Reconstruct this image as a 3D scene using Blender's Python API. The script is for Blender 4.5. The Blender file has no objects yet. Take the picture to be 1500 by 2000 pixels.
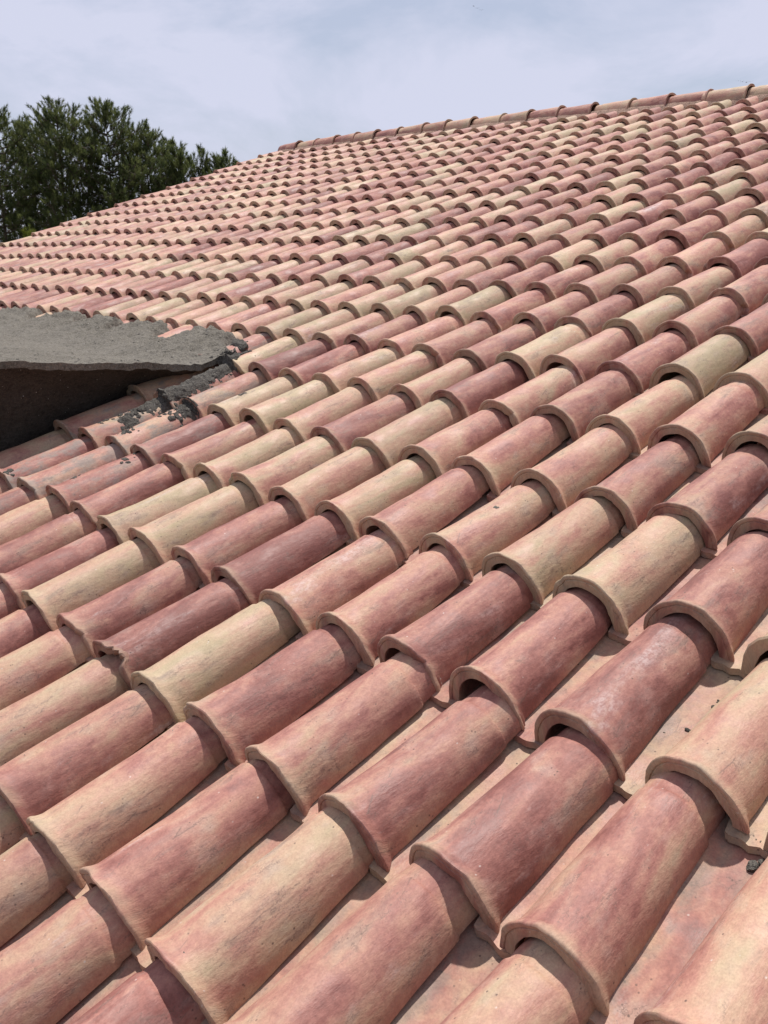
import bpy, bmesh, math, random
import numpy as np
from mathutils import Vector, Matrix, noise
from mathutils.bvhtree import BVHTree

random.seed(7)
rng = np.random.default_rng(11)
S = bpy.context.scene
COL = S.collection
rad = math.radians

# ------------------------------------------------------------------ camera
cam_d = bpy.data.cameras.new('camera')
cam = bpy.data.objects.new('camera', cam_d)
COL.objects.link(cam)
CR = Vector((0.67642599, 0.73651061, 0.0))
CD = Vector((0.19856737, -0.18236822, -0.96297084))
CF = Vector((-0.70923824, 0.6513785, -0.26960558))
M = Matrix((CR, -CD, -CF)).transposed().to_4x4()
M.translation = Vector((1.19934599, -1.25291876, 0.87885755))
cam.matrix_world = M
cam_d.sensor_fit = 'VERTICAL'
cam_d.sensor_height = 36.0
cam_d.lens = 1795.8 / 2000 * 36.0
cam_d.clip_start = 0.05
cam_d.clip_end = 6000
S.camera = cam

# ------------------------------------------------------------------ light
SUN_DIR = Vector((-0.24, 0.33, 1.15)).normalized()      # towards the sun: up the slope, a little to the left
world = bpy.data.worlds.new('World')
S.world = world
world.use_nodes = True
wn = world.node_tree
wn.nodes.clear()
wo = wn.nodes.new('ShaderNodeOutputWorld')
bg = wn.nodes.new('ShaderNodeBackground')
sky = wn.nodes.new('ShaderNodeTexSky')
sky.sky_type = 'NISHITA'
sky.sun_disc = False
sky.sun_elevation = math.asin(SUN_DIR.z)
sky.sun_rotation = math.atan2(SUN_DIR.x, SUN_DIR.y)
sky.air_density = 1.0
sky.dust_density = 2.0
sky.ozone_density = 2.0
tc = wn.nodes.new('ShaderNodeTexCoord')
mp = wn.nodes.new('ShaderNodeMapping')
mp.inputs['Scale'].default_value = (1.0, 1.0, 2.2)
mp.inputs['Location'].default_value = (0.35, 0.1, 0.2)
n1 = wn.nodes.new('ShaderNodeTexNoise')
n1.inputs['Scale'].default_value = 4.2
n1.inputs['Detail'].default_value = 9
n1.inputs['Roughness'].default_value = 0.58
n1.inputs['Distortion'].default_value = 0.35
cr = wn.nodes.new('ShaderNodeMapRange')
cr.inputs['From Min'].default_value = 0.38
cr.inputs['From Max'].default_value = 0.57
cr.inputs['To Min'].default_value = 0.50
cr.inputs['To Max'].default_value = 0.96
cr.clamp = True
mixs = wn.nodes.new('ShaderNodeMix')
mixs.data_type = 'RGBA'
mixs.inputs['B'].default_value = (6.95, 7.2, 8.85, 1)      # thin white cloud, in the sky texture's own units
wn.links.new(tc.outputs['Generated'], mp.inputs['Vector'])
wn.links.new(mp.outputs['Vector'], n1.inputs['Vector'])
wn.links.new(n1.outputs['Fac'], cr.inputs['Value'])
wn.links.new(cr.outputs['Result'], mixs.inputs['Factor'])
wn.links.new(sky.outputs['Color'], mixs.inputs['A'])
wn.links.new(mixs.outputs['Result'], bg.inputs['Color'])
bg.inputs['Strength'].default_value = 0.092
wn.links.new(bg.outputs['Background'], wo.inputs['Surface'])

sun_d = bpy.data.lights.new('sun', 'SUN')
sun_d.energy = 4.8
sun_d.angle = rad(1.3)
sun_d.color = (1.0, 0.955, 0.89)
sun = bpy.data.objects.new('sun', sun_d)
COL.objects.link(sun)
sun.rotation_euler = SUN_DIR.to_track_quat('Z', 'Y').to_euler()
sun.location = (0, 0, 30)

S.view_settings.view_transform = 'Standard'
S.view_settings.look = 'None'
S.view_settings.gamma = 1.0
S.view_settings.exposure = 0.08
S.view_settings.use_curve_mapping = False
S.cycles.max_bounces = 5
S.cycles.diffuse_bounces = 3
S.cycles.glossy_bounces = 2

# ------------------------------------------------------------------ roof frame
A = 0.22                       # spacing of the columns
B = 0.22 * 1.6600476           # exposed length of a tile
TH = 0.3153022583
U = Vector((0, math.cos(TH), math.sin(TH)))
N = Vector((0, -math.sin(TH), math.cos(TH)))
XV = Vector((1, 0, 0))
JTOP = 18
I_VERGE = -42
RIDGE_J = 18.75


def sag(x, s):
    i = x / A
    t = max(0.0, min(1.35, (i + 36) / 24))
    return -0.075 * max(0.0, s / (19 * B)) ** 2 * t * t


def rp(x, s, h=0.0):
    return XV * x + U * s + N * (h + sag(x, s))


def frame(x, s, h=0.0, rz=0.0, rx=0.0, ry=0.0, sc=1.0):
    m = Matrix((XV, U, N)).transposed().to_4x4()
    m.translation = rp(x, s, h)
    return m @ Matrix.Rotation(rz, 4, 'Z') @ Matrix.Rotation(rx, 4, 'X') @ Matrix.Rotation(ry, 4, 'Y') @ Matrix.Diagonal((sc, 1, sc, 1))


# ------------------------------------------------------------------ helpers
def tag(o, label=None, cat=None, group=None, kind=None):
    if label: o['label'] = label
    if cat: o['category'] = cat
    if group: o['group'] = group
    if kind: o['kind'] = kind
    return o


def link(name, mesh, parent=None, mat=None):
    o = bpy.data.objects.new(name, mesh)
    COL.objects.link(o)
    if parent is not None:
        o.parent = parent
    if mat is not None and len(mesh.materials) == 0:
        mesh.materials.append(mat)
    return o


def empty(name, loc=(0, 0, 0)):
    o = bpy.data.objects.new(name, None)
    COL.objects.link(o)
    o.location = loc
    return o


def mesh_np(name, v, f, smooth=True, lc=None, tc_=None, angle=38):
    me = bpy.data.meshes.new(name)
    me.from_pydata([tuple(p) for p in v], [], f)
    if lc is not None:
        at = me.attributes.new('lc', 'FLOAT_VECTOR', 'POINT')
        at.data.foreach_set('vector', np.asarray(lc, dtype=np.float32).ravel())
    if tc_ is not None:
        at = me.attributes.new('tint', 'FLOAT_COLOR', 'POINT')
        at.data.foreach_set('color', np.asarray(tc_, dtype=np.float32).ravel())
    if smooth:
        me.polygons.foreach_set('use_smooth', [True] * len(me.polygons))
        me.set_sharp_from_angle(angle=rad(angle))
    me.update()
    return me


class NT:
    """short-hand for building a material's nodes"""
    def __init__(self, name):
        self.m = bpy.data.materials.new(name)
        self.m.use_nodes = True
        self.t = self.m.node_tree
        self.bsdf = self.t.nodes['Principled BSDF']
        self.out = self.t.nodes['Material Output']

    def n(self, typ, **kw):
        nd = self.t.nodes.new(typ)
        for k, v in kw.items():
            setattr(nd, k, v)
        return nd

    def put(self, sock, v):
        if isinstance(v, bpy.types.NodeSocket):
            self.t.links.new(v, sock)
        else:
            sock.default_value = v

    def math(self, op, a, b=None, c=None, clamp=False):
        nd = self.n('ShaderNodeMath', operation=op)
        nd.use_clamp = clamp
        self.put(nd.inputs[0], a)
        if b is not None: self.put(nd.inputs[1], b)
        if c is not None: self.put(nd.inputs[2], c)
        return nd.outputs[0]

    def vmath(self, op, a, b):
        nd = self.n('ShaderNodeVectorMath', operation=op)
        self.put(nd.inputs[0], a)
        self.put(nd.inputs[1], b)
        return nd.outputs[0]

    def noise(self, vec, scale, detail=4, rough=0.55, dist=0.0):
        nd = self.n('ShaderNodeTexNoise')
        self.put(nd.inputs['Vector'], vec)
        nd.inputs['Scale'].default_value = scale
        nd.inputs['Detail'].default_value = detail
        nd.inputs['Roughness'].default_value = rough
        nd.inputs['Distortion'].default_value = dist
        return nd.outputs['Fac']

    def range(self, v, a, b, c=0.0, d=1.0, smooth=True):
        nd = self.n('ShaderNodeMapRange')
        nd.interpolation_type = 'SMOOTHSTEP' if smooth else 'LINEAR'
        self.put(nd.inputs['Value'], v)
        nd.inputs['From Min'].default_value = a
        nd.inputs['From Max'].default_value = b
        nd.inputs['To Min'].default_value = c
        nd.inputs['To Max'].default_value = d
        return nd.outputs['Result']

    def mix(self, f, a, b, mode='MIX'):
        nd = self.n('ShaderNodeMix', data_type='RGBA', blend_type=mode)
        self.put(nd.inputs['Factor'], f)
        self.put(nd.inputs['A'], a)
        self.put(nd.inputs['B'], b)
        return nd.outputs['Result']

    def ramp(self, f, stops):
        nd = self.n('ShaderNodeValToRGB')
        e = nd.color_ramp.elements
        e[0].position, e[0].color = stops[0][0], (*stops[0][1], 1)
        e[1].position, e[1].color = stops[-1][0], (*stops[-1][1], 1)
        for p, c in stops[1:-1]:
            x = e.new(p)
            x.color = (*c, 1)
        self.put(nd.inputs['Fac'], f)
        return nd.outputs['Color']

    def bump(self, h, strength, dist, normal=None):
        nd = self.n('ShaderNodeBump')
        self.put(nd.inputs['Height'], h)
        nd.inputs['Strength'].default_value = strength
        nd.inputs['Distance'].default_value = dist
        if normal is not None: self.put(nd.inputs['Normal'], normal)
        return nd.outputs['Normal']


# ------------------------------------------------------------------ materials
def clay(name, joined, stretch=(9.0, 2.8, 9.0), rim=True):
    k = NT(name)
    lc = k.n('ShaderNodeAttribute', attribute_name='lc').outputs['Vector']
    if joined:
        col = k.n('ShaderNodeAttribute', attribute_name='tint').outputs['Color']
    else:
        col = k.n('ShaderNodeObjectInfo').outputs['Color']
    alpha = col.node.outputs['Alpha']
    sep = k.n('ShaderNodeSeparateColor')
    k.put(sep.inputs[0], col)
    t, val, seed = sep.outputs[0], sep.outputs[1], sep.outputs[2]
    off = k.n('ShaderNodeCombineXYZ')
    k.put(off.inputs[0], k.math('MULTIPLY', seed, 37.0))
    k.put(off.inputs[1], k.math('MULTIPLY', seed, 91.0))
    k.put(off.inputs[2], k.math('MULTIPLY', seed, 53.0))
    p = k.vmath('ADD', lc, off.outputs[0])
    ps = k.vmath('MULTIPLY', p, stretch)
    streak = k.noise(ps, 1.0, 3, 0.62, 0.7)
    blotch = k.noise(p, 11.0, 4, 0.60)
    fine = k.noise(p, 75.0, 2, 0.72)
    dk = k.noise(k.vmath('ADD', ps, (1.3, 9.1, 4.2)), 2.0, 4, 0.72)
    # colour of the fired clay, from deep rose to buff
    f = k.math('ADD', t, k.math('MULTIPLY', k.math('SUBTRACT', streak, 0.5), 1.7))
    f = k.math('ADD', f, k.math('MULTIPLY', k.math('SUBTRACT', blotch, 0.5), 0.95))
    f = k.math('ADD', f, k.math('MULTIPLY', k.math('SUBTRACT', fine, 0.5), 0.22))
    base = k.ramp(f, [(0.0, (0.225, 0.070, 0.052)), (0.22, (0.325, 0.120, 0.088)), (0.42, (0.405, 0.185, 0.124)),
                      (0.62, (0.44, 0.252, 0.156)), (0.82, (0.44, 0.300, 0.180)), (1.0, (0.39, 0.295, 0.165))])
    # pale mauve dust
    dust = k.range(k.math('ADD', k.math('MULTIPLY', blotch, 0.6), k.math('MULTIPLY', dk, 0.4)), 0.50, 0.70, 0.0, 0.46)
    base = k.mix(dust, base, (0.40, 0.285, 0.245, 1))
    # lime bloom, broken up by the grain
    wz = k.noise(k.vmath('ADD', ps, (7.3, 1.1, 2.2)), 0.75, 4, 0.70, 0.9)
    bloom = k.math('MULTIPLY', k.range(wz, 0.60, 0.78), k.range(fine, 0.36, 0.60, 0.20, 0.62))
    base = k.mix(bloom, base, (0.50, 0.42, 0.40, 1))
    # soot streaks
    soot = k.math('MULTIPLY', k.range(dk, 0.54, 0.74, 0.0, 0.62), k.range(streak, 0.35, 0.6, 0.25, 1.0))
    base = k.mix(soot, base, (0.155, 0.098, 0.075, 1))
    scr = k.n('ShaderNodeTexVoronoi', feature='DISTANCE_TO_EDGE')
    scr.inputs['Scale'].default_value = 1.0
    k.put(scr.inputs['Vector'], k.vmath('ADD', k.vmath('MULTIPLY', p, (26.0, 9.0, 26.0)), k.vmath('MULTIPLY', (1.1, 1.1, 1.1), fine)))
    hair = k.math('MULTIPLY', k.range(scr.outputs['Distance'], 0.0, 0.035, 1.0, 0.0), k.range(dk, 0.50, 0.60, 0.0, 0.55))
    base = k.mix(hair, base, (0.13, 0.08, 0.06, 1))
    grain = k.range(fine, 0.30, 0.72, 0.91, 1.08, smooth=False)
    grit = k.noise(p, 240.0, 2, 0.6)
    grain = k.math('MULTIPLY', grain, k.range(grit, 0.30, 0.70, 0.88, 1.10, smooth=False))
    base = k.mix(k.range(grit, 0.66, 0.74, 0.0, 0.45), base, (0.12, 0.08, 0.06, 1))
    # pits and lime flecks
    vor = k.n('ShaderNodeTexVoronoi')
    vor.inputs['Scale'].default_value = 62.0
    k.put(vor.inputs['Vector'], p)
    pit = k.math('MULTIPLY', k.range(vor.outputs['Distance'], 0.06, 0.17, 1.0, 0.0), k.range(blotch, 0.52, 0.60))
    base = k.mix(k.math('MULTIPLY', pit, 0.8), base, (0.085, 0.052, 0.04, 1))
    vor2 = k.n('ShaderNodeTexVoronoi')
    vor2.inputs['Scale'].default_value = 36.0
    k.put(vor2.inputs['Vector'], k.vmath('ADD', p, (3.0, 5.0, 1.0)))
    fleck = k.math('MULTIPLY', k.range(vor2.outputs['Distance'], 0.03, 0.10, 1.0, 0.0), k.range(dk, 0.50, 0.42, 0.0, 1.0))
    base = k.mix(k.math('MULTIPLY', fleck, 0.6), base, (0.66, 0.60, 0.54, 1))
    if rim:      # rubbed, buff-coloured nose rim
        sx = k.n('ShaderNodeSeparateXYZ')
        k.put(sx.inputs[0], lc)
        rw = k.math('MULTIPLY', k.range(sx.outputs[1], 0.004, 0.034, 1.0, 0.0), k.range(blotch, 0.38, 0.58, 0.05, 0.50))
        base = k.mix(rw, base, (0.37, 0.265, 0.165, 1))
    else:        # silt along the sides of the channel
        sx = k.n('ShaderNodeSeparateXYZ')
        k.put(sx.inputs[0], lc)
        silt = k.math('MULTIPLY', k.range(k.math('ABSOLUTE', sx.outputs[0]), 0.006, 0.035), k.range(dk, 0.40, 0.56, 0.0, 0.62))
        base = k.mix(silt, base, (0.21, 0.165, 0.13, 1))
    # thin film of cement splashed on the tiles next to the dormer
    film = k.math('MULTIPLY', k.math('SUBTRACT', 1.0, alpha), k.range(k.math('ADD', k.math('MULTIPLY', blotch, 0.55), k.math('MULTIPLY', dk, 0.45)), 0.47, 0.60, 0.0, 0.85))
    base = k.mix(film, base, (0.20, 0.185, 0.165, 1))
    hsv = k.n('ShaderNodeHueSaturation')
    k.put(hsv.inputs['Color'], base)
    hsv.inputs['Saturation'].default_value = 0.92
    k.put(hsv.inputs['Value'], k.math('MULTIPLY', val, grain))
    k.put(k.bsdf.inputs['Base Color'], hsv.outputs[0])
    k.put(k.bsdf.inputs['Roughness'], k.range(blotch, 0.3, 0.7, 0.54, 0.80))
    k.bsdf.inputs['Specular IOR Level'].default_value = 0.50
    h1 = k.noise(k.vmath('MULTIPLY', p, (34.0, 14.0, 34.0)), 1.0, 5, 0.68)
    k.put(k.bsdf.inputs['Normal'], k.bump(h1, 0.40, 0.007))
    return k.m


def cement(name, c1, c2, grain=1.0):
    k = NT(name)
    p = k.n('ShaderNodeTexCoord').outputs['Object']
    a = k.noise(p, 4.0, 6, 0.6, 0.3)
    g = k.noise(p, 130.0, 3, 0.75)
    m = k.noise(p, 45.0, 4, 0.7)
    base = k.mix(k.range(a, 0.3, 0.7), (*c1, 1), (*c2, 1))
    base = k.mix(k.math('MULTIPLY', k.range(g, 0.42, 0.66), 0.75), base, (c2[0] * 1.55, c2[1] * 1.53, c2[2] * 1.48, 1))
    base = k.mix(k.math('MULTIPLY', k.range(m, 0.50, 0.68), 0.65), base, (c1[0] * 0.55, c1[1] * 0.54, c1[2] * 0.52, 1))
    vor = k.n('ShaderNodeTexVoronoi')
    vor.inputs['Scale'].default_value = 38.0
    k.put(vor.inputs['Vector'], p)
    sp = k.math('MULTIPLY', k.range(vor.outputs['Distance'], 0.06, 0.13, 1, 0), k.range(m, 0.5, 0.56))
    base = k.mix(k.math('MULTIPLY', sp, 0.8), base, (0.5, 0.48, 0.45, 1))
    k.put(k.bsdf.inputs['Base Color'], base)
    k.bsdf.inputs['Roughness'].default_value = 0.92
    k.bsdf.inputs['Specular IOR Level'].default_value = 0.25
    h = k.math('ADD', k.math('MULTIPLY', m, 1.0), k.math('MULTIPLY', g, 0.5))
    k.put(k.bsdf.inputs['Normal'], k.bump(h, 0.9 * grain, 0.016, k.bump(a, 0.4, 0.03)))
    return k.m


M_CLAY = clay('fired clay', False)
M_CLAYJ = clay('fired clay field', True)
M_PAN = clay('fired clay pan', False, (8.0, 5.0, 8.0), False)
M_PANJ = clay('fired clay pan field', True, (8.0, 5.0, 8.0), False)
M_RIDGE = clay('fired clay ridge', False)
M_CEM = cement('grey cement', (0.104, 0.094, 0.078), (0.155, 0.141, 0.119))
M_WET = cement('damp mortar', (0.070, 0.064, 0.056), (0.115, 0.106, 0.094), 1.4)
M_BED = cement('red brown ridge mortar', (0.20, 0.125, 0.095), (0.27, 0.18, 0.14))
M_WALL = cement('shade-darkened plaster', (0.046, 0.038, 0.032), (0.066, 0.055, 0.046))  # base colour darkened to carry the shade under the dormer overhang


# ------------------------------------------------------------------ tile meshes
def tile_mesh(name, seed, nphi, ys, w0=0.0840, w1=0.0680, r0=0.096, r1=0.069, length=0.43, thick=0.0300,
              flare=0.0120, rough=1.0, chip=None, foot=-0.007):
    """barrel tile: open side down, nose at y = 0, tail at y = length"""
    R = random.Random(seed)
    so = Vector((R.uniform(-50, 50), R.uniform(-50, 50), R.uniform(-50, 50)))
    wy = R.uniform(-0.004, 0.004)
    fl = flare * R.uniform(0.75, 1.25)
    sq = R.uniform(0.88, 1.04)
    kw, kr = R.uniform(0.965, 1.03), R.uniform(0.95, 1.04)
    skew = R.uniform(-0.006, 0.006)
    w0, w1, r0, r1 = w0 * kw, w1 * kw, r0 * kr, r1 * kr * 0.99
    v, lc, f = [], [], []
    nl = 2 * (nphi + 1)
    for y, bev in ys:
        t = max(0.0, y) / length
        w = w0 + (w1 - w0) * t ** 0.9
        r = r0 + (r1 - r0) * t ** 0.9
        q_ = max(0.0, 1 - max(0.0, y) / 0.028)
        fy = fl * q_ ** 1.6 * (1.35 - 0.35 * q_)      # flared nose collar
        if y > length - 0.095:
            nk = min(1.0, (y - (length - 0.095)) / 0.008) * 0.0045     # step where the tail goes under the next nose
        else:
            nk = 0.0
        for side in (0, 1):
            th = 0 if side == 0 else 0.0105 + (thick - 0.0105) * max(0.0, 1 - max(0.0, y) / 0.03) + fy * 0.30
            for q in range(nphi + 1):
                kk = q if side == 0 else nphi - q
                ph = math.pi * kk / nphi
                ww = w + fy - nk - th + (-bev if side == 0 else bev * 0.35)
                rr = r + fy - nk - th + (-bev if side == 0 else bev * 0.35)
                c, s_ = math.cos(ph), math.sin(ph)
                x = ww * math.copysign(abs(c) ** sq, c)
                z = foot + (rr - foot) * s_ ** 0.92
                # the collar spreads at its two feet
                lowf = max(0.0, 1 - s_ * 2.2)
                x += math.copysign(fy * 0.35 * lowf, c)
                x += wy * math.sin(t * 3.0) + skew * s_
                p = Vector((x, y, z))
                nv = noise.noise_vector(p * 9.0 + so) * 0.0034 * rough + noise.noise_vector(p * 30.0 + so) * 0.0013 * rough
                p += nv
                if y < 0.02:
                    p.y += (noise.noise(Vector((x * 22, z * 22, seed * 3.1))) * 0.005 + noise.noise(Vector((x * 75, z * 75, seed * 1.1))) * 0.0022) * rough
                    if chip:
                        for (cp, cr_, cd) in chip:
                            d = abs(kk / nphi - cp)
                            if d < cr_:
                                p.y += cd * (1 - (d / cr_) ** 2) * (0.6 + 0.6 * noise.noise(Vector((kk * 1.3, y * 200, 3))))
                                if side == 0: p.z -= 0.006 * (1 - d / cr_)
                v.append(p)
                lc.append((ww * 1.3 * (ph - math.pi / 2), y, 0.02 * side))
    nr = len(ys)
    for a in range(nr - 1):
        for q in range(nl):
            q2 = (q + 1) % nl
            f.append((a * nl + q, a * nl + q2, (a + 1) * nl + q2, (a + 1) * nl + q))
    for q in range(nphi):
        a = nr - 1
        o1, o2 = a * nl + q, a * nl + q + 1
        i1, i2 = a * nl + nl - 1 - q, a * nl + nl - 2 - q
        f.append((o1, o2, i2, i1))
    # the nose face, with the thumb line pressed along it
    strips = ((0.0, 0), (0.24, 0.0002), (0.31, 0.0022), (0.38, 0.0002), (1.0, 0)) if nphi > 12 else ((0.0, 0), (1.0, 0))
    rings = [[q for q in range(nphi + 1)]]
    for (fr, dy) in strips[1:-1]:
        ring = []
        for q in range(nphi + 1):
            po, pi = v[q], v[nl - 1 - q]
            pw = fr + 0.06 * noise.noise(Vector((q * 0.35, seed * 1.7, fr)))
            pp = po.lerp(pi, pw)
            pp.y += dy + 0.0012 * noise.noise(pp * 70 + so)
            ring.append(len(v))
            v.append(pp)
            lc.append((lc[q][0], 0.0, 0.02 * fr))
        rings.append(ring)
    rings.append([nl - 1 - q for q in range(nphi + 1)])
    for ra, rb in zip(rings[:-1], rings[1:]):
        for q in range(nphi):
            f.append((ra[q], rb[q], rb[q + 1], ra[q + 1]))
    return v, lc, f


YS_HI = [(0.0, 0.0065), (0.0012, 0.0038), (0.0032, 0.0015), (0.006, 0.0003), (0.010, 0), (0.015, 0), (0.021, 0), (0.028, 0), (0.04, 0), (0.07, 0), (0.12, 0), (0.18, 0),
         (0.24, 0), (0.29, 0), (0.325, 0), (0.335, 0), (0.339, 0), (0.343, 0), (0.36, 0), (0.402, 0)]
YS_LO = [(0.0, 0.006), (0.004, 0.0007), (0.012, 0), (0.025, 0), (0.05, 0), (0.2, 0), (0.335, 0), (0.343, 0), (0.402, 0)]


def pan_mesh(seed, nx, ny, length=0.44, w=0.098):
    R = random.Random(seed)
    so = Vector((R.uniform(-50, 50), R.uniform(-50, 50), 0))
    v, lc, f = [], [], []
    th = 0.015
    for yy in range(ny + 1):
        y = length * yy / ny
        for side in (0, 1):
            for q in range(nx + 1):
                kk = q if side == 0 else nx - q
                u = -1 + 2 * kk / nx
                x = u * w * (0.50 + 0.50 * min(1.0, y / (length * 0.55)))
                z = 0.030 * abs(x / w) ** 2.4 - 0.050 * y - (th if side else 0)
                p = Vector((x, y, z))
                p += noise.noise_vector(p * 12 + so) * 0.002
                if yy == 0: p.y += noise.noise(Vector((u * 3, seed * 2.1, 0))) * 0.006 - (0.002 if side else 0)
                v.append(p)
                lc.append((x, y, 0.02 * side))
    nl = 2 * (nx + 1)
    for a in range(ny):
        for q in range(nl):
            q2 = (q + 1) % nl
            f.append((a * nl + q, a * nl + q2, (a + 1) * nl + q2, (a + 1) * nl + q))
    for a, flip in ((0, False), (ny, True)):
        for q in range(nx):
            o1, o2 = a * nl + q, a * nl + q + 1
            i1, i2 = a * nl + nl - 1 - q, a * nl + nl - 2 - q
            f.append((o1, i1, i2, o2) if not flip else (o1, o2, i2, i1))
    return v, lc, f


NV = 14
cover_hi = []
for k_ in range(NV):
    v, lc, f = tile_mesh('cover', 100 + k_, 32, YS_HI, chip={2: [(0.72, 0.05, 0.010)], 5: [(0.22, 0.045, 0.012)], 8: [(0.1, 0.05, 0.014), (0.55, 0.04, 0.006)]}.get(k_))
    cover_hi.append(mesh_np('cover_tile', v, f, lc=lc))
    cover_hi[-1].materials.append(M_CLAY)
v, lc, f = tile_mesh('cover', 177, 40, YS_HI, chip=[(0.34, 0.10, 0.026), (0.26, 0.05, 0.016)])
cover_chip = mesh_np('cover_tile_chipped', v, f, lc=lc)
cover_chip.materials.append(M_CLAY)
cover_lo = [tile_mesh('cover', 300 + k_, 10, YS_LO) for k_ in range(6)]
pan_hi = []
for k_ in range(5):
    v, lc, f = pan_mesh(k_, 12, 8)
    pan_hi.append(mesh_np('pan_tile', v, f, lc=lc))
    pan_hi[-1].materials.append(M_PAN)
pan_lo = [pan_mesh(40 + k_, 5, 2) for k_ in range(3)]

# ------------------------------------------------------------------ the roof
roof = empty('tiled_roof')
tag(roof, 'large sloping roof of rose and buff barrel clay tiles rising to a ridge', 'roof')

# measured shifts of single tiles (course, column): (columns, courses)
SH = {(0, -3): (-0.017, -0.004), (0, -2): (0.058, -0.025), (0, -1): (0.053, -0.01), (0, 0): (-0.057, 0.031), (0, 1): (-0.057, 0.037),
      (0, 2): (-0.019, 0.019), (0, 3): (0.007, 0.046), (1, -3): (0.016, -0.001), (1, -2): (-0.058, -0.007), (1, -1): (-0.023, -0.005),
      (1, 0): (-0.054, 0.01), (1, 1): (-0.029, -0.01), (1, 2): (-0.011, 0.045), (2, -1): (0.058, -0.013), (2, 0): (0.047, -0.029),
      (2, 1): (0.015, -0.022), (2, -3): (0.014, -0.02), (2, -4): (0.017, -0.036), (3, 0): (0.037, -0.044), (3, -1): (0.034, -0.02),
      (3, -2): (0.078, -0.025), (3, -3): (0.091, -0.035), (3, -4): (-0.003, -0.001), (3, -5): (0.079, -0.027), (4, -4): (0.086, -0.062),
      (4, -5): (0.11, -0.068), (4, -6): (0.035, -0.046), (5, -6): (-0.003, -0.033), (5, -7): (-0.053, 0.06), (5, -5): (0.028, -0.021),
      (-1, 0): (0.007, -0.012), (-1, -1): (0.006, -0.013), (-1, -2): (-0.036, -0.028), (-1, -3): (0.018, -0.009), (-1, 1): (0.025, -0.013)}
# colours seen on single tiles: 0 deep rose .. 1 buff
TINT = {(0, 0): (0.16, 0.95), (0, -1): (0.45, 1.0), (0, -2): (0.5, 1.02), (0, -3): (0.12, 0.92), (0, 1): (0.30, 1.0), (0, 2): (0.26, 0.92), (0, 3): (0.72, 1.0),
        (-1, 0): (0.42, 0.98), (-1, -1): (0.27, 0.95), (-1, -2): (0.82, 1.0), (-1, -3): (0.12, 0.88), (-1, 1): (0.30, 0.95), (-1, 2): (0.30, 0.95),
        (1, 0): (0.66, 0.95), (1, -1): (0.56, 1.0), (1, -2): (0.45, 1.0), (1, 1): (0.78, 1.0), (1, 2): (0.24, 0.92), (2, 0): (0.34, 0.95), (2, 1): (0.22, 0.88),
        (2, -1): (0.42, 1.0), (3, -2): (0.2, 0.9), (3, -1): (0.62, 1.0), (3, 0): (0.40, 1.0), (3, -4): (0.2, 0.95), (3, -3): (0.5, 1.0),
        (-2, 0): (0.34, 1.0), (-2, -1): (0.46, 1.02), (-2, -2): (0.32, 0.95), (-2, -3): (0.62, 0.95), (-2, 1): (0.55, 1.0), (-2, 2): (0.42, 0.95),
        (-2, 3): (0.50, 1.0), (0, -4): (0.34, 1.0), (0, -5): (0.72, 1.0), (-1, -4): (0.38, 0.95), (-1, -5): (0.66, 1.0), (1, -5): (0.7, 1.0), (1, -4): (0.6, 1.0)}

CAMP = M.translation
FPX = 1795.8


def pix(P):
    d = P - CAMP
    z = d.dot(CF)
    if z < 0.1: return None
    return 750 + FPX * d.dot(CR) / z, 1000 + FPX * d.dot(CD) / z, z


def exists(j, i):
    if j < 3 and i <= -12: return False       # the dormer stands here
    if i < I_VERGE: return False
    return True


cells = []
for j in range(-6, JTOP + 1):
    for i in range(I_VERGE, 12):
        if not exists(j, i): continue
        R = random.Random(j * 1000 + i)
        sh = SH.get((j, i))
        far = min(1.0, max(0.3, 1 - j / 30))
        if sh is None:
            sh = (R.gauss(0, 0.025) * far, R.gauss(0, 0.018) * far)
            # the last course before the ridge and the verge are cut less evenly
        x = (i - 0.42 + sh[0]) * A
        s = (j + sh[1]) * B
        t = R.choice([0.14, 0.26, 0.34, 0.42, 0.48, 0.56, 0.66, 0.78]) + R.gauss(0, 0.05)
        val = min(1.08, max(0.84, R.gauss(0.97, 0.06)))
        if (j, i) in TINT: t, val = TINT[(j, i)][0], TINT[(j, i)][1] * 0.98
        seed = R.random()
        P = rp(x, s + 0.5 * B, 0.06)
        q = pix(P)
        vis = q is not None and -90 < q[0] < 1590 and -60 < q[1] < 2090
        if vis and q[2] < 0: vis = False
        # hidden behind the dormer wall or slab
        cells.append(dict(j=j, i=i, x=x, s=s, t=t, val=val, seed=seed, z=q[2] if q else 99, vis=vis,
                          rz=R.gauss(0, 0.015) * far, rx=R.gauss(0, 0.007) * far, ry=R.gauss(0, 0.03) * far, sc=R.gauss(1, 0.016), k=R.randrange(100)))

near = sorted([c for c in cells if c['vis']], key=lambda c: c['z'])
single = set(id(c) for c in near[:300])


def join(cs, protos, fn, tintfn):
    V, L, T, F = [], [], [], []
    for c in cs:
        v, lc, f = protos[c['k'] % len(protos)]
        m = fn(c)
        o = len(V)
        V.extend((m @ p) for p in v)
        L.extend(lc)
        T.extend([tintfn(c)] * len(v))
        F.extend(tuple(a + o for a in q) for q in f)
    return V, L, T, F


def cover_frame(c):
    return frame(c['x'], c['s'], 0.0, c['rz'], c['rx'] - 0.004, c['ry'], c['sc'])


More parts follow.
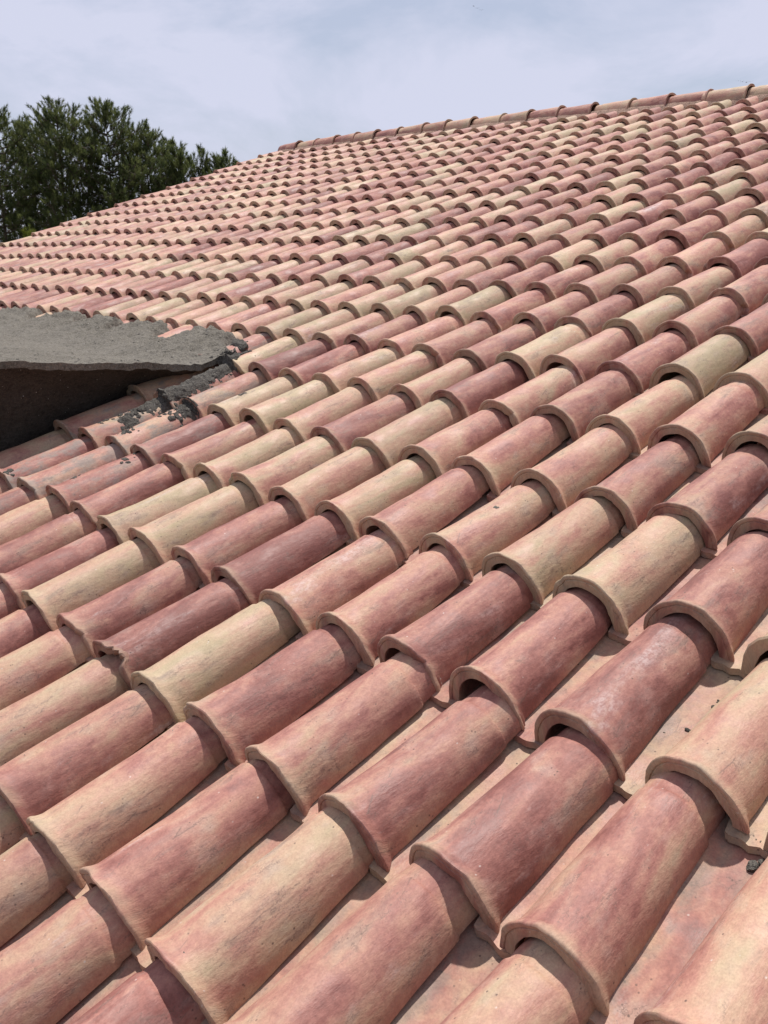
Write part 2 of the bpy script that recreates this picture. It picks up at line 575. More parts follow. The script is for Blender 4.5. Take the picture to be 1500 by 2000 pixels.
tints = lambda c: (c['t'], c['val'], c['seed'], 1)
rest = []
for c in cells:
    if id(c) in single:
        me = cover_hi[c['k'] % NV]
        if (c['j'], c['i']) == (-1, -3): me = cover_chip
        o = link('cover_tile', me, roof)
        o.matrix_world = cover_frame(c)
        o.color = tints(c)
        o.color[3] = 1.0 - {(2, -10): 0.7, (1, -10): 0.95, (1, -9): 0.85, (0, -8): 0.6, (0, -9): 0.7, (0, -10): 0.8, (2, -9): 0.5, (2, -11): 0.9, (3, -11): 0.8, (1, -11): 0.7, (-1, -9): 0.5, (-1, -10): 0.6, (1, -8): 0.4}.get((c['j'], c['i']), 0.0)
    else:
        rest.append(c)
V, L, T, F = join(rest, cover_lo, cover_frame, tints)
o = link('cover_tile_field', mesh_np('cover_tile_field', V, F, lc=L, tc_=T), roof, M_CLAYJ)
tag(o, kind='stuff')


# pans between the columns
def pan_frame(c):
    return frame(c['x'] + (0.42 + 0.08) * A, c['s'] - 0.014, -0.008, c['rz'] * 0.4, 0, 0, 1.0)


def pan_tint(c):
    R = random.Random(c['k'] * 31 + c['j'] * 7 + c['i'])
    return (R.choice([0.36, 0.44, 0.50, 0.56, 0.64]), R.uniform(0.86, 1.0), R.random(), 1)


pn = [c for c in near if c['j'] <= 6][:200]
psingle = set(id(c) for c in pn)
rest = []
for c in cells:
    if id(c) in psingle:
        o = link('pan_tile', pan_hi[c['k'] % 5], roof)
        o.matrix_world = pan_frame(c)
        o.color = pan_tint(c)
    else:
        rest.append(c)
V, L, T, F = join(rest, pan_lo, pan_frame, pan_tint)
o = link('pan_tile_field', mesh_np('pan_tile_field', V, F, lc=L, tc_=T), roof, M_PANJ)
tag(o, kind='stuff')


# boarding under the tiles, both slopes and the gable wall below
def prism(name, pts_a, pts_b, mat, parent):
    n = len(pts_a)
    v = [tuple(p) for p in pts_a] + [tuple(p) for p in pts_b]
    f = [tuple(range(n))[::-1], tuple(range(n, 2 * n))]
    for a in range(n):
        b = (a + 1) % n
        f.append((a, b, n + b, n + a))
    me = bpy.data.meshes.new(name)
    me.from_pydata(v, [], f)
    return link(name, me, parent, mat)


x0, x1 = (I_VERGE - 0.75) * A, 13 * A
sr = RIDGE_J * B
V, F = [], []
nxs, nss = 24, 20
for a in range(nxs + 1):
    x = x0 + (x1 - x0) * a / nxs
    for b in range(nss + 1):
        s = -6.6 * B + (sr + 6.6 * B) * b / nss
        V.append(rp(x, s, -0.052))
for a in range(nxs):
    for b in range(nss):
        q = a * (nss + 1) + b
        F.append((q, q + nss + 1, q + nss + 2, q + 1))
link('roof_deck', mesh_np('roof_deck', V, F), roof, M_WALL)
yr = sr * math.cos(TH)
zr = sr * math.sin(TH) - 0.06
prism('rear_slope', [(x0, yr, zr), (x0, yr + 4.5, zr - 1.45), (x0, yr + 4.5, zr - 1.6), (x0, yr, zr - 0.15)],
      [(x1, yr, zr - .09), (x1, yr + 4.5, zr - 1.54), (x1, yr + 4.5, zr - 1.69), (x1, yr, zr - 0.24)], M_PANJ, roof)

# ridge tiles: bigger barrels, noses turned towards +x
RIDGE_LEN = 0.378
ridge_hi = []
YR = [(y * 0.95, b) for y, b in YS_HI]
for k_ in range(4):
    v, lc, f = tile_mesh('ridge', 500 + k_, 20, YS_HI, w0=0.096, w1=0.085, r0=0.100, r1=0.086, length=0.43, thick=0.018, flare=0.013, foot=-0.03)
    me = mesh_np('ridge_tile', v, f, lc=lc)
    me.materials.append(M_RIDGE)
    ridge_hi.append(me)


def ridge_pt(x, h=0.0):
    return rp(x, sr, 0) + Vector((0, 0, h))


xr = (I_VERGE + 0.1) * A
kx = 0
RH = 0.058
while xr < 2.2:
    R = random.Random(kx + 900)
    nose = xr + RIDGE_LEN
    p0, p1 = ridge_pt(nose, RH), ridge_pt(xr, RH)
    o = link('ridge_tile', ridge_hi[kx % 4], roof)
    ydir = (p1 - p0).normalized()
    zdir = Vector((0, 0, 1))
    xdir = ydir.cross(zdir).normalized()
    zdir = xdir.cross(ydir)
    m = Matrix((xdir, ydir, zdir)).transposed().to_4x4()
    m.translation = p0 + Vector((R.gauss(0, 0.010), R.gauss(0, 0.006), R.gauss(0, 0.002)))
    o.matrix_world = m @ Matrix.Rotation(R.gauss(0, 0.02), 4, 'Z') @ Matrix.Rotation(R.gauss(0, 0.003), 4, 'X')
    o.color = (R.choice([0.35, 0.45, 0.55, 0.68]), R.uniform(0.92, 1.06), R.random(), 1)
    xr += RIDGE_LEN
    kx += 1

# mortar bed under the ridge
V, F = [], []
nb = 400
xa, xb = (I_VERGE + 0.3) * A, 2.2
prof = [(-0.19, -0.10), (-0.165, -0.012), (-0.125, 0.03), (-0.088, 0.070), (0.0, 0.09), (0.088, 0.070), (0.135, -0.12)]
for a in range(nb + 1):
    x = xa + (xb - xa) * a / nb
    base = ridge_pt(x, 0.0)
    for (py, pz) in prof:
        w = noise.noise(Vector((x * 9, py * 30, 1.7))) * 0.018 + noise.noise(Vector((x * 30, py * 60, 4.7))) * 0.008
        V.append(base + Vector((0, py + w, pz + w * 0.6)))
npf = len(prof)
for a in range(nb):
    for b in range(npf - 1):
        q = a * npf + b
        F.append((q, q + npf, q + npf + 1, q + 1))
F.append(tuple(range(npf)))
link('ridge_mortar', mesh_np('ridge_mortar', V, F), roof, M_BED)

# ------------------------------------------------------------------ the plastered dormer
dormer = empty('plastered_dormer', (-2.6, 0.5, 0.1))
tag(dormer, 'low dormer with grey cement flat top and dark overhanging side set into the tiled slope', 'dormer')
dl = Vector(dormer.location)


def dlink(name, me, mat):
    o = link(name, me, dormer, mat)
    o.matrix_parent_inverse = Matrix.Translation(-dl)
    return o


XE = -10.85 * A
XF = -36 * A


def ztop(y):
    return 0.405 + 0.0893 * (0.955 - y)


V, F = [], []
ny_, nx_ = 160, 230
Y0, Y1 = -1.5, 1.50
for a in range(ny_ + 1):
    y = Y0 + (Y1 - Y0) * a / ny_
    for b in range(nx_ + 1):
        u = b / nx_
        x = XE + (XF - XE) * u ** 1.8
        wob = noise.noise(Vector((y * 7, 0.3, 2.0))) * 0.008 + noise.noise(Vector((y * 40, 0.3, 5.0))) * 0.006
        z = ztop(y) + noise.noise(Vector((x * 2.2, y * 2.2, 0))) * 0.014 + noise.noise(Vector((x * 14, y * 14, 3))) * 0.006 + noise.noise(Vector((x * 38, y * 38, 3))) * 0.006
        # mortar pushed up against the tiles along the back
        edge = min(1.0, (XE - x) / 0.25)
        edge = edge * edge * (3 - 2 * edge)
        back = max(0.0, min(1.0, (y - 0.80) / 0.40)) * edge + max(0.0, min(1.0, (y - 0.95) / 0.20)) * 0.75 * (1 - edge)
        bump = max(math.exp(-abs((x - c_ * A) / w_) ** 2.6) for c_, w_ in ((-12.6, .17), (-15.4, .20), (-17.7, .17), (-20.2, .22), (-23.4, .26), (-27, .3), (-31, .3))) - 0.45 + 0.25 * noise.noise(Vector((x * 9, y * 9, 7.7)))
        z -= 1.1 * max(0.0, y - 1.195 - 0.22 * bump)
        z += back * (0.125 + 0.045 * bump + 0.03 * noise.noise(Vector((x * 25, y * 25, 9))))
        # the fillet that runs down to the corner
        cf = math.exp(-((x - XE) / 0.10) ** 2) * max(0.0, min(1.0, (y - 0.85) / 0.25))
        z += 0.015 * cf
        V.append(Vector((x + (wob if b == 0 else 0), y, z)))
for a in range(ny_):
    for b in range(nx_):
        q = a * (nx_ + 1) + b
        F.append((q, q + 1, q + nx_ + 2, q + nx_ + 1))
# edge lip and rough underside down to the roof
nt = len(V)
nsf = 14
for a in range(ny_ + 1):
    top = V[a * (nx_ + 1)]
    y = top.y
    zr_ = (y / math.cos(TH)) * math.sin(TH) - 0.03
    for b in range(nsf + 1):
        u = b / nsf
        if b == 0:
            p = top + Vector((-0.004 + noise.noise(Vector((y * 30, 1, 1))) * 0.006, 0, -0.028 + noise.noise(Vector((y * 18, 2, 1))) * 0.008))
        else:
            e = u ** 0.8
            x = XE - 0.003 + (-12.2 * A - XE) * e
            z = (top.z - 0.028) + (min(zr_, top.z - 0.05) - top.z + 0.028) * u ** 1.25
            p = Vector((x, y, z)) + noise.noise_vector(Vector((x * 8, y * 8, z * 8))) * 0.012
        V.append(p)
F2 = []
for a in range(ny_):
    r0_, r1_ = a * (nx_ + 1), (a + 1) * (nx_ + 1)
    s0, s1 = nt + a * (nsf + 1), nt + (a + 1) * (nsf + 1)
    F.append((r0_, r1_, s1, s0))
top_me = mesh_np('cement_top', V, F, angle=50)
dlink('cement_top', top_me, M_CEM)
V2, F2 = [], []
for a in range(ny_ + 1):
    for b in range(nsf + 1):
        V2.append(V[nt + a * (nsf + 1) + b])
for a in range(ny_):
    for b in range(nsf):
        q = a * (nsf + 1) + b
        F2.append((q, q + nsf + 1, q + nsf + 2, q + 1))
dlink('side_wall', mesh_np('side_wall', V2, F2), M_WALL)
# the outer end of the dormer, out of the picture
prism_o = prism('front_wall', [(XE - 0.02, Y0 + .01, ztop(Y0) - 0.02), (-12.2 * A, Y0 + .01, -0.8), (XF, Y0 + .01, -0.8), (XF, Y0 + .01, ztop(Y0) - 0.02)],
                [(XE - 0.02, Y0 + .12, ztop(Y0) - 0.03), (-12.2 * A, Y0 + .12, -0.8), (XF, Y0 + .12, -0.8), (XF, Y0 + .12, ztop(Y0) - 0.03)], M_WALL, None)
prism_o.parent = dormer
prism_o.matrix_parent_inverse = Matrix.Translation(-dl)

# ------------------------------------------------------------------ mortar lumps and grit, dropped on the tiles
bpy.context.view_layer.update()
dg = bpy.context.evaluated_depsgraph_get()


def drop(x, s):
    """point and normal of the surface under a spot of the roof"""
    o_ = rp(x, s, 0.9)
    hit, loc, nor, idx, ob, mw = S.ray_cast(dg, o_, -N, distance=2.0)
    if not hit: return rp(x, s, 0), N
    return loc, nor


def lump(R, size, flat=0.65, sub=2):
    bm = bmesh.new()
    bmesh.ops.create_icosphere(bm, subdivisions=sub, radius=1)
    off = Vector((R.uniform(-99, 99), R.uniform(-99, 99), R.uniform(-99, 99)))
    sx, sy = R.uniform(0.8, 1.35), R.uniform(0.75, 1.2)
    for vv in bm.verts:
        d = 1 + 0.42 * noise.noise(vv.co * 1.3 + off) + 0.30 * noise.noise(vv.co * 3.4 + off) + (0.14 * noise.noise(vv.co * 8 + off) if sub > 2 else 0)
        vv.co = vv.co * d
        vv.co = Vector((vv.co.x * sx, vv.co.y * sy, vv.co.z * flat)) * size
    v = [w.co.copy() for w in bm.verts]
    f = [tuple(w.index for w in p.verts) for p in bm.faces]
    bm.free()
    return v, f


R = random.Random(5)
# (course, column) of the clods along the dormer's corner
path = [(3.55, -11.3, .05), (3.5, -11.05, .055), (3.25, -11.0, .045), (3.3, -10.55, .035), (3.05, -10.8, .04), (2.95, -10.6, .035), (3.42, -10.9, .055), (3.32, -10.74, .05), (3.2, -10.62, .042), (3.1, -10.51, .045), (3.0, -10.45, .036), (2.91, -10.37, .04), (2.82, -10.32, .034), (2.72, -10.29, .032),
        (2.61, -10.27, .034), (2.52, -10.33, .028), (2.45, -10.30, .028), (2.35, -10.26, .026), (2.24, -10.28, .036), (2.15, -10.2, .034), (2.12, -10.4, .034), (2.03, -10.2, .026),
        (1.96, -9.60, .020), (1.90, -9.3, .028), (1.77, -9.24, .016), (1.70, -10.27, .020), (1.60, -10.32, .022), (1.52, -10.32, .018)]
small_v, small_f = [], []


def add_small(v, f, m):
    o = len(small_v)
    small_v.extend(m @ p for p in v)
    small_f.extend(tuple(a + o for a in q) for q in f)


for (j, i, sz) in path:
    loc, nor = drop(i * A, j * B)
    v, f = lump(R, sz * 0.66, 0.58, 3)
    for _ in range(2):
        l2, n2 = drop((i + R.gauss(0, 0.12)) * A, (j + R.gauss(0, 0.06)) * B)
        v2, f2 = lump(R, R.uniform(0.008, 0.018), 0.45)
        add_small(v2, f2, Matrix.Translation(l2) @ n2.to_track_quat('Z', 'Y').to_matrix().to_4x4() @ Matrix.Rotation(R.uniform(0, 6), 4, 'Z'))
    q = nor.to_track_quat('Z', 'Y').to_matrix().to_4x4()
    m = Matrix.Translation(loc + nor * sz * 0.12) @ q @ Matrix.Rotation(R.uniform(0, 6), 4, 'Z')
    me = mesh_np('mortar_clod', [m @ p for p in v], f, angle=60)
    dlink('mortar_clod', me, M_WET)
    for _ in range(5):
        jj, ii = j + R.gauss(0, 0.08), i + R.gauss(0, 0.16)
        loc, nor = drop(ii * A, jj * B)
        s2 = R.uniform(0.004, 0.013)
        v, f = lump(R, s2, 0.7, 1)
        add_small(v, f, Matrix.Translation(loc + nor * s2 * 0.3) @ nor.to_track_quat('Z', 'Y').to_matrix().to_4x4())
for (j, i, sz) in [(-0.06, 3.13, .014), (-0.02, 3.17, .010), (-1.04, 3.2, .016), (-1.0, 3.12, .010), (0.72, 2.13, .007), (0.62, 2.16, .006), (0.5, 2.1, .006), (0.28, 1.12, .006)]:
    loc, nor = drop(i * A, j * B)
    v, f = lump(R, sz * 0.8)
    add_small(v, f, Matrix.Translation(loc + nor * sz * 0.2) @ nor.to_track_quat('Z', 'Y').to_matrix().to_4x4())
# sand grains and crumbs on the cement top
for _ in range(420):
    x_, y_ = XE - 0.01 - abs(R.gauss(0, 0.9)), R.uniform(0.0, 1.25)
    hit, loc, nor, idx, ob, mw = S.ray_cast(dg, Vector((x_, y_, 2.0)), Vector((0, 0, -1)), distance=3.0)
    if not hit or not ob.name.startswith('cement_top'): continue
    s2 = R.choice([0.003, 0.004, 0.005, 0.008])
    v, f = lump(R, s2, 0.7, 1)
    add_small(v, f, Matrix.Translation(loc + nor * s2 * 0.3))


def fillet(rows, wid, thick_, seed):
    """mortar pressed onto the tiles along a line of (course, column) points"""
    V_, F_ = [], []
    nr_, nc_ = 110, 26
    n_ = len(rows) - 1
    for a in range(nr_ + 1):
        q_ = a / nr_ * n_
        k0 = min(n_ - 1, int(q_))
        fr = q_ - k0
        j_ = rows[k0][0] * (1 - fr) + rows[k0 + 1][0] * fr
        i_ = rows[k0][1] * (1 - fr) + rows[k0 + 1][1] * fr
        w_ = rows[k0][2] * (1 - fr) + rows[k0 + 1][2] * fr
        for b in range(nc_ + 1):
            d = -1 + 2 * b / nc_
            x_, s_ = (i_ + d * wid) * A, j_ * B
            loc, nor = drop(x_, s_)
            e1 = noise.noise(Vector((x_ * 16, s_ * 16, seed)))
            e2 = noise.noise(Vector((x_ * 52, s_ * 52, seed + 3)))
            e3 = noise.noise(Vector((x_ * 120, s_ * 120, seed + 7)))
            end = min(1.0, 8.0 * min(a, nr_ - a) / nr_)
            h_ = thick_ * w_ * (1 - d * d * 1.5) * end + thick_ * (0.75 * e1 + 0.5 * e2 + 0.25 * e3) - thick_ * 0.22
            V_.append(loc + N * max(h_, -0.012))
    for a in range(nr_):
        for b in range(nc_):
            q_ = a * (nc_ + 1) + b
            F_.append((q_, q_ + 1, q_ + nc_ + 2, q_ + nc_ + 1))
    return mesh_np('mortar_fillet', V_, F_, angle=70)


dlink('mortar_fillet', fillet([(3.62, -11.2, 1.3), (3.3, -10.8, 1.2), (2.9, -10.42, 1.0), (2.5, -10.34, 0.8), (2.05, -10.3, 0.9), (1.8, -10.28, 0.35), (1.5, -10.32, 0.35), (1.2, -10.45, 0.3)], 0.34, 0.020, 1.0), M_WET)
dlink('mortar_fillet', fillet([(2.03, -9.40, 0.6), (1.9, -9.32, 0.7), (1.72, -9.28, 0.2)], 0.26, 0.013, 5.0), M_WET)
# smears left on tiles
for (j, i, sx, sy) in [(0.80, -8.36, .020, .045), (0.04, -10.2, .03, .03), (1.21, -9.45, .018, .022), (1.27, -10.45, .02, .05), (1.75, -9.42, .014, .07), (1.22, -9.42, .03, .04),
                       (2.35, -8.45, .008, .02), (0.3, -8.5, .012, .02)]:
    for _ in range(9):
        jj, ii = j + R.gauss(0, sy * 0.55) / B, i + R.gauss(0, sx * 0.55) / A
        loc, nor = drop(ii * A, jj * B)
        s2 = R.uniform(0.006, 0.016)
        v, f = lump(R, s2 * 0.7, 0.35, 1)
        add_small(v, f, Matrix.Translation(loc) @ nor.to_track_quat('Z', 'Y').to_matrix().to_4x4())
o = dlink('mortar_crumbs', mesh_np('mortar_crumbs', small_v, small_f, angle=60), M_WET)
tag(o, kind='stuff')

# grit lying in the pans of the nearest columns
small_v, small_f = [], []
for c in near[:70]:
    if R.random() < 0.35: continue
    for _ in range(R.choice([6, 12, 20, 32])):
        ii = c['i'] + R.choice([R.gauss(0.10, 0.05), R.gauss(0.15, 0.02), R.gauss(0.15, 0.02)])
        jj = c['j'] + R.uniform(0.0, 0.95)
        loc, nor = drop(ii * A, jj * B)
        s2 = R.choice([0.001, 0.0013, 0.0016, 0.002, 0.0026, 0.0038])
        v, f = lump(R, s2, 0.8, 1)
        st = Matrix.Diagonal((R.choice([1, 1, 1.3, 2]), R.uniform(0.6, 1), 0.8, 1))
        add_small(v, f, Matrix.Translation(loc + nor * s2 * 0.4) @ nor.to_track_quat('Z', 'Y').to_matrix().to_4x4() @ Matrix.Rotation(R.uniform(0, 6.3), 4, 'Z') @ st)
    for _ in range(R.choice([0, 1, 2, 3])):
        ii = c['i'] - 0.45 + R.gauss(0, 0.2)
        jj = c['j'] + R.uniform(0.05, 0.9)
        loc, nor = drop(ii * A, jj * B)
        s2 = R.choice([0.001, 0.0014, 0.002])
        v, f = lump(R, s2, 0.7, 1)
        add_small(v, f, Matrix.Translation(loc + nor * s2 * 0.4) @ nor.to_track_quat('Z', 'Y').to_matrix().to_4x4() @ Matrix.Diagonal((R.choice([1, 2, 3]), 1, 1, 1)))
grit = link('mortar_grit', mesh_np('mortar_grit', small_v, small_f, smooth=False), None, M_CEM)
tag(grit, 'fine grey grit and crumbs scattered along the tile gutters', 'grit', kind='stuff')

# flat flake of mortar on one tile
loc, nor = drop(-1.36 * A, 1.56 * B)
v, f = lump(R, 0.011, 0.3)
me = mesh_np('mortar_flake', v, f, smooth=False)
fl_ = link('mortar_flake', me, None, M_CEM)
fl_.matrix_world = Matrix.Translation(loc + nor * 0.002) @ nor.to_track_quat('Z', 'Y').to_matrix().to_4x4()
tag(fl_, 'small flat grey mortar flake lying on a tan tile right of centre', 'flake')

# ------------------------------------------------------------------ pines behind the roof
GZ = -5.6


def leafmat(name, c1, c2):
    k = NT(name)
    t = k.n('ShaderNodeAttribute', attribute_name='tint').outputs['Fac']
    col = k.mix(t, (*c1, 1), (*c2, 1))
    k.put(k.bsdf.inputs['Base Color'], col)
    k.bsdf.inputs['Roughness'].default_value = 0.6
    k.bsdf.inputs['Specular IOR Level'].default_value = 0.25
    tr = k.n('ShaderNodeBsdfTranslucent')
    k.put(tr.inputs['Color'], col)
    mx = k.n('ShaderNodeMixShader')
    mx.inputs[0].default_value = 0.50
    k.t.links.new(k.bsdf.outputs[0], mx.inputs[1])
    k.t.links.new(tr.outputs[0], mx.inputs[2])
    k.t.links.new(mx.outputs[0], k.out.inputs['Surface'])
    return k.m


def barkmat():
    k = NT('pine bark')
    p = k.n('ShaderNodeTexCoord').outputs['Object']
    a = k.noise(k.vmath('MULTIPLY', p, (6.0, 6.0, 1.6)), 2.0, 6, 0.65)
    k.put(k.bsdf.inputs['Base Color'], k.ramp(a, [(0.3, (0.045, 0.032, 0.024)), (0.6, (0.12, 0.085, 0.06)), (0.8, (0.17, 0.12, 0.09))]))
    k.bsdf.inputs['Roughness'].default_value = 0.9
    k.put(k.bsdf.inputs['Normal'], k.bump(a, 0.8, 0.05))
    return k.m


M_NEEDLE = leafmat('pine needles', (0.066, 0.086, 0.034), (0.18, 0.20, 0.07))
M_YOUNG = leafmat('young needles', (0.11, 0.14, 0.025), (0.20, 0.21, 0.035))
M_BARK = barkmat()


def limb(V, F, p0, p1, r0, r1, bend=0.0, seg=3, ns=5):
    d = (p1 - p0)
    ax = d.normalized()
    u = ax.orthogonal().normalized()
    w = ax.cross(u)
    o = len(V)
    for a in range(seg + 1):
        t = a / seg
        c = p0 + d * t + Vector((0, 0, bend * math.sin(math.pi * t)))
        r = r0 + (r1 - r0) * t
        for b in range(ns):
            an = 2 * math.pi * b / ns
            V.append(c + (u * math.cos(an) + w * math.sin(an)) * r)
    for a in range(seg):
        for b in range(ns):
            b2 = (b + 1) % ns
            F.append((o + a * ns + b, o + a * ns + b2, o + (a + 1) * ns + b2, o + (a + 1) * ns + b))


def pine(x, y, top, half, seed, label, group, mat=None, base_z=None, dens=1.0, crown_frac=0.62, sx=1.0):
    R = random.Random(seed)
    g = np.random.default_rng(seed)
    t = empty('pine_tree', (x, y, GZ))
    tag(t, label, 'tree', group)
    H = top - GZ - 0.65
    V, F = [], []
    lean = Vector((R.uniform(-0.02, 0.02) * H, R.uniform(-0.02, 0.02) * H, 0))
    def axis(z): return Vector((0, 0, z)) + lean * (z / H)
    r0 = 0.014 * H
    prev = axis(-0.3)
    for a in range(1, 9):
        z = H * a / 8.0 * 0.985
        c = axis(z)
        limb(V, F, prev, c, r0 * (1 - (a - 1) / 8.3), r0 * (1 - a / 8.3), 0, 1, 8)
        prev = c
    shoots = []
    zc0 = H * (1 - crown_frac)
    nb = int(56 * dens)
    for k in range(nb):
        u = (k + R.random()) / nb
        z = zc0 + (H - zc0) * u ** 0.85
        tt = (z - zc0) / (H - zc0)
        prof = (1 - tt ** 3.0) ** 0.55 * (0.60 + 0.40 * min(1, tt * 3 + 0.3))
        ln = half * prof * R.uniform(0.75, 1.15) + 0.15
        an = k * 2.399 + R.uniform(-0.4, 0.4)
        rise = (0.20 + 0.35 * tt) * ln * R.uniform(0.7, 1.3)
        p0 = axis(z - rise * 0.5)
        p1 = axis(z - rise * 0.5) + Vector((math.cos(an) * ln, math.sin(an) * ln, rise))
        limb(V, F, p0, p1, 0.03 + 0.012 * ln, 0.012, -0.08 * ln, 3, 5)
        nsh = int(7 + 11 * ln)
        for q in range(nsh):
            w = R.uniform(0.12, 1.0) ** 0.8
            c = p0 + (p1 - p0) * w + Vector((0, 0, -0.08 * ln * math.sin(math.pi * w)))
            e = c + Vector((R.gauss(0, 0.30) * ln * 0.5, R.gauss(0, 0.30) * ln * 0.5, R.uniform(-0.05, 0.45)))
            e += Vector((math.cos(an), math.sin(an), 0)) * R.uniform(-0.05, 0.25)
            limb(V, F, c, e, 0.010, 0.007, 0, 1, 3)
            d = (e - c).normalized() * 0.5 + Vector((math.cos(an) * 0.35 + R.gauss(0, 0.3), math.sin(an) * 0.35 + R.gauss(0, 0.3), 0.70))
            shoots.append((e, d.normalized(), R.uniform(0.22, 0.42), tt))
    for q in range(7):
        e = axis(H * 0.985) + Vector((R.gauss(0, 0.16), R.gauss(0, 0.16), R.uniform(-0.55, 0.0)))
        shoots.append((e, Vector((R.gauss(0, 0.2), R.gauss(0, 0.2), 1)).normalized(), R.uniform(0.3, 0.5), 1))
    tr = link('trunk', mesh_np('trunk', V, F, angle=70), t, M_BARK)
    # needles: brushes of thin blades round each shoot
    nn = 46
    ns = len(shoots)
    E = np.array([s[0] for s in shoots]); D = np.array([s[1] for s in shoots]); LN = np.array([s[2] for s in shoots])
    tv = g.uniform(0, 1, (ns, nn)) ** 0.8
    P = E[:, None, :] + D[:, None, :] * (tv[..., None] - 0.25) * LN[:, None, None]
    rd = g.normal(size=(ns, nn, 3))
    rd -= (rd * D[:, None, :]).sum(-1, keepdims=True) * D[:, None, :]
    rd /= np.linalg.norm(rd, axis=-1, keepdims=True)
    dirn = rd * (0.95 - 0.5 * tv[..., None]) + D[:, None, :] * (0.45 + 0.7 * tv[..., None])
    dirn /= np.linalg.norm(dirn, axis=-1, keepdims=True)
    nl = g.uniform(0.15, 0.28, (ns, nn, 1))
    side = np.cross(dirn, g.normal(size=(ns, nn, 3)))
    side /= np.linalg.norm(side, axis=-1, keepdims=True)
    w = 0.013
    a = P - side * w
    b = P + side * w
    c = P + dirn * nl
    VV = np.stack([a, b, c], 2).reshape(-1, 3)
    nf = ns * nn
    tint = np.repeat(np.clip(g.normal(0.40, 0.28, ns), 0, 1), nn * 3)
    me = bpy.data.meshes.new('crown')
    me.vertices.add(nf * 3)
    me.vertices.foreach_set('co', VV.astype(np.float32).ravel())
    me.loops.add(nf * 3)
    me.loops.foreach_set('vertex_index', np.arange(nf * 3, dtype=np.int32))
    me.polygons.add(nf)
    me.polygons.foreach_set('loop_start', np.arange(0, nf * 3, 3, dtype=np.int32))
    at = me.attributes.new('tint', 'FLOAT', 'POINT')
    at.data.foreach_set('value', tint.astype(np.float32))
    me.update(calc_edges=True)
    me.validate()
    link('crown', me, t, mat or M_NEEDLE)
    return t


G = 'pines standing behind the roof'
TREES = [
    (-54.8, 20.3, 9.2, 2.3, 'tall pine cut by the left edge of the picture', 1.1, 0.75),
    (-57.5, 23.3, 9.0, 2.2, 'thin-topped pine showing between the left edge and the first rounded crown', 1.0, 0.75),
    (-53.5, 23.5, 9.5, 2.7, 'broad pine with two rounded tops, left of the tallest crown', 1.35, 0.78),
    (-52.3, 26.0, 9.65, 3.0, 'tallest and widest dark pine crown in the middle of the group', 1.5, 0.78),
    (-51.4, 27.8, 8.4, 2.1, 'dark pine stepping down on the right shoulder of the widest crown', 1.1, 0.78),
    (-53.0, 30.4, 8.1, 1.5, 'slender pine with a spiky top between the wide crown and the small pines', 0.9, 0.75),
    (-50.3, 29.6, 7.3, 1.4, 'short pine close to the tiles, third from the right of the group', 0.9, 0.75),
    (-49.8, 30.5, 7.3, 0.8, 'narrow pine with bare upright shoots, second from the right', 0.65, 0.75),
    (-49.2, 31.4, 7.1, 1.5, 'small rounded pine at the right end of the group', 1.0, 0.75),
]
for n_, (x, y, top, half, lab, dens, cf) in enumerate(TREES):
    pine(x, y, top, half, 60 + n_, lab, G, dens=dens, crown_frac=cf)
pine(-43.07, 17.3, 2.1, 0.32, 91, 'bright yellow-green young pine top peeping over the roof edge', None, mat=M_YOUNG, dens=0.7, crown_frac=0.5)

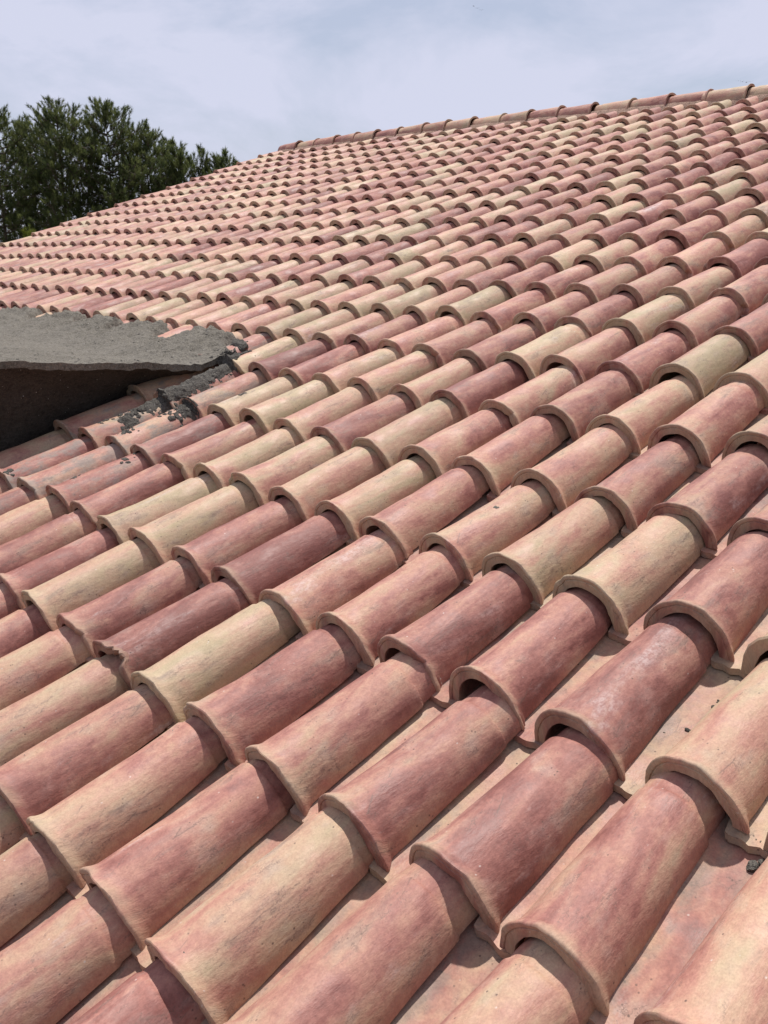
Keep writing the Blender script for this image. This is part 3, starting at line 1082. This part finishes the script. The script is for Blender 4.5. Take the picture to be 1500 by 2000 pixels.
# ------------------------------------------------------------------ birds, far away over the ridge
M_BIRD = NT('dark plumage')
M_BIRD.bsdf.inputs['Base Color'].default_value = (0.05, 0.05, 0.055, 1)
bv = [(0, .22, 0), (0, -.28, .0), (.05, 0, .05), (-.05, 0, .05), (0, 0, -.06), (.28, .08, .12), (.30, -.08, .11), (.62, -.06, .03), (-.28, .08, .12), (-.30, -.08, .11), (-.62, -.06, .03),
      (.09, -.42, 0), (-.09, -.42, 0)]
bf = [(0, 2, 3), (0, 4, 2), (0, 3, 4), (1, 3, 2), (1, 2, 4), (1, 4, 3), (2, 5, 6), (5, 7, 6), (3, 9, 8), (8, 9, 10), (1, 11, 12)]
bme = mesh_np('bird', bv, bf, smooth=False)
bme.materials.append(M_BIRD.m)
for p, lab, grp in [((-167.5, 183.3, 59.2), 'topmost and leftmost tiny bird of the three near the top edge of the sky', 0),
                    ((-166.8, 183.9, 58.7), 'middle tiny bird of the three near the top edge of the sky', 0),
                    ((-166.1, 184.6, 58.3), 'lowest and rightmost tiny bird of the three near the top edge of the sky', 0),
                    ((-115.9, 219.6, 40.2), 'leftmost of four tiny birds just above the right end of the ridge', 1),
                    ((-115.2, 220.0, 40.0), 'second from the left of four tiny birds above the right end of the ridge', 1),
                    ((-114.4, 220.4, 39.8), 'third from the left of four tiny birds above the right end of the ridge', 1),
                    ((-113.7, 220.8, 39.9), 'rightmost of four tiny birds just above the right end of the ridge', 1)]:
    o = link('bird', bme)
    o.location = p
    o.rotation_euler = (0, 0, random.uniform(0, 6))
    tag(o, lab, 'bird', ('birds high in the sky', 'birds above the ridge')[grp])

# ------------------------------------------------------------------ ground
k = NT('dry grass and earth')
p = k.n('ShaderNodeTexCoord').outputs['Object']
k.put(k.bsdf.inputs['Base Color'], k.ramp(k.noise(p, 0.25, 8, 0.65), [(0.35, (0.055, 0.075, 0.025)), (0.52, (0.11, 0.11, 0.05)), (0.7, (0.22, 0.17, 0.11))]))
k.bsdf.inputs['Roughness'].default_value = 0.95
me = bpy.data.meshes.new('ground')
me.from_pydata([(-3000, -3000, GZ), (3000, -3000, GZ), (3000, 3000, GZ), (-3000, 3000, GZ)], [], [(0, 1, 2, 3)])
tag(link('ground', me, None, k.m), kind='structure')

# walls of the house under the roof
kx0, kx1 = x0 + 0.35, x1 - 0.2
wy0, wy1 = -1.9, yr + 4.0
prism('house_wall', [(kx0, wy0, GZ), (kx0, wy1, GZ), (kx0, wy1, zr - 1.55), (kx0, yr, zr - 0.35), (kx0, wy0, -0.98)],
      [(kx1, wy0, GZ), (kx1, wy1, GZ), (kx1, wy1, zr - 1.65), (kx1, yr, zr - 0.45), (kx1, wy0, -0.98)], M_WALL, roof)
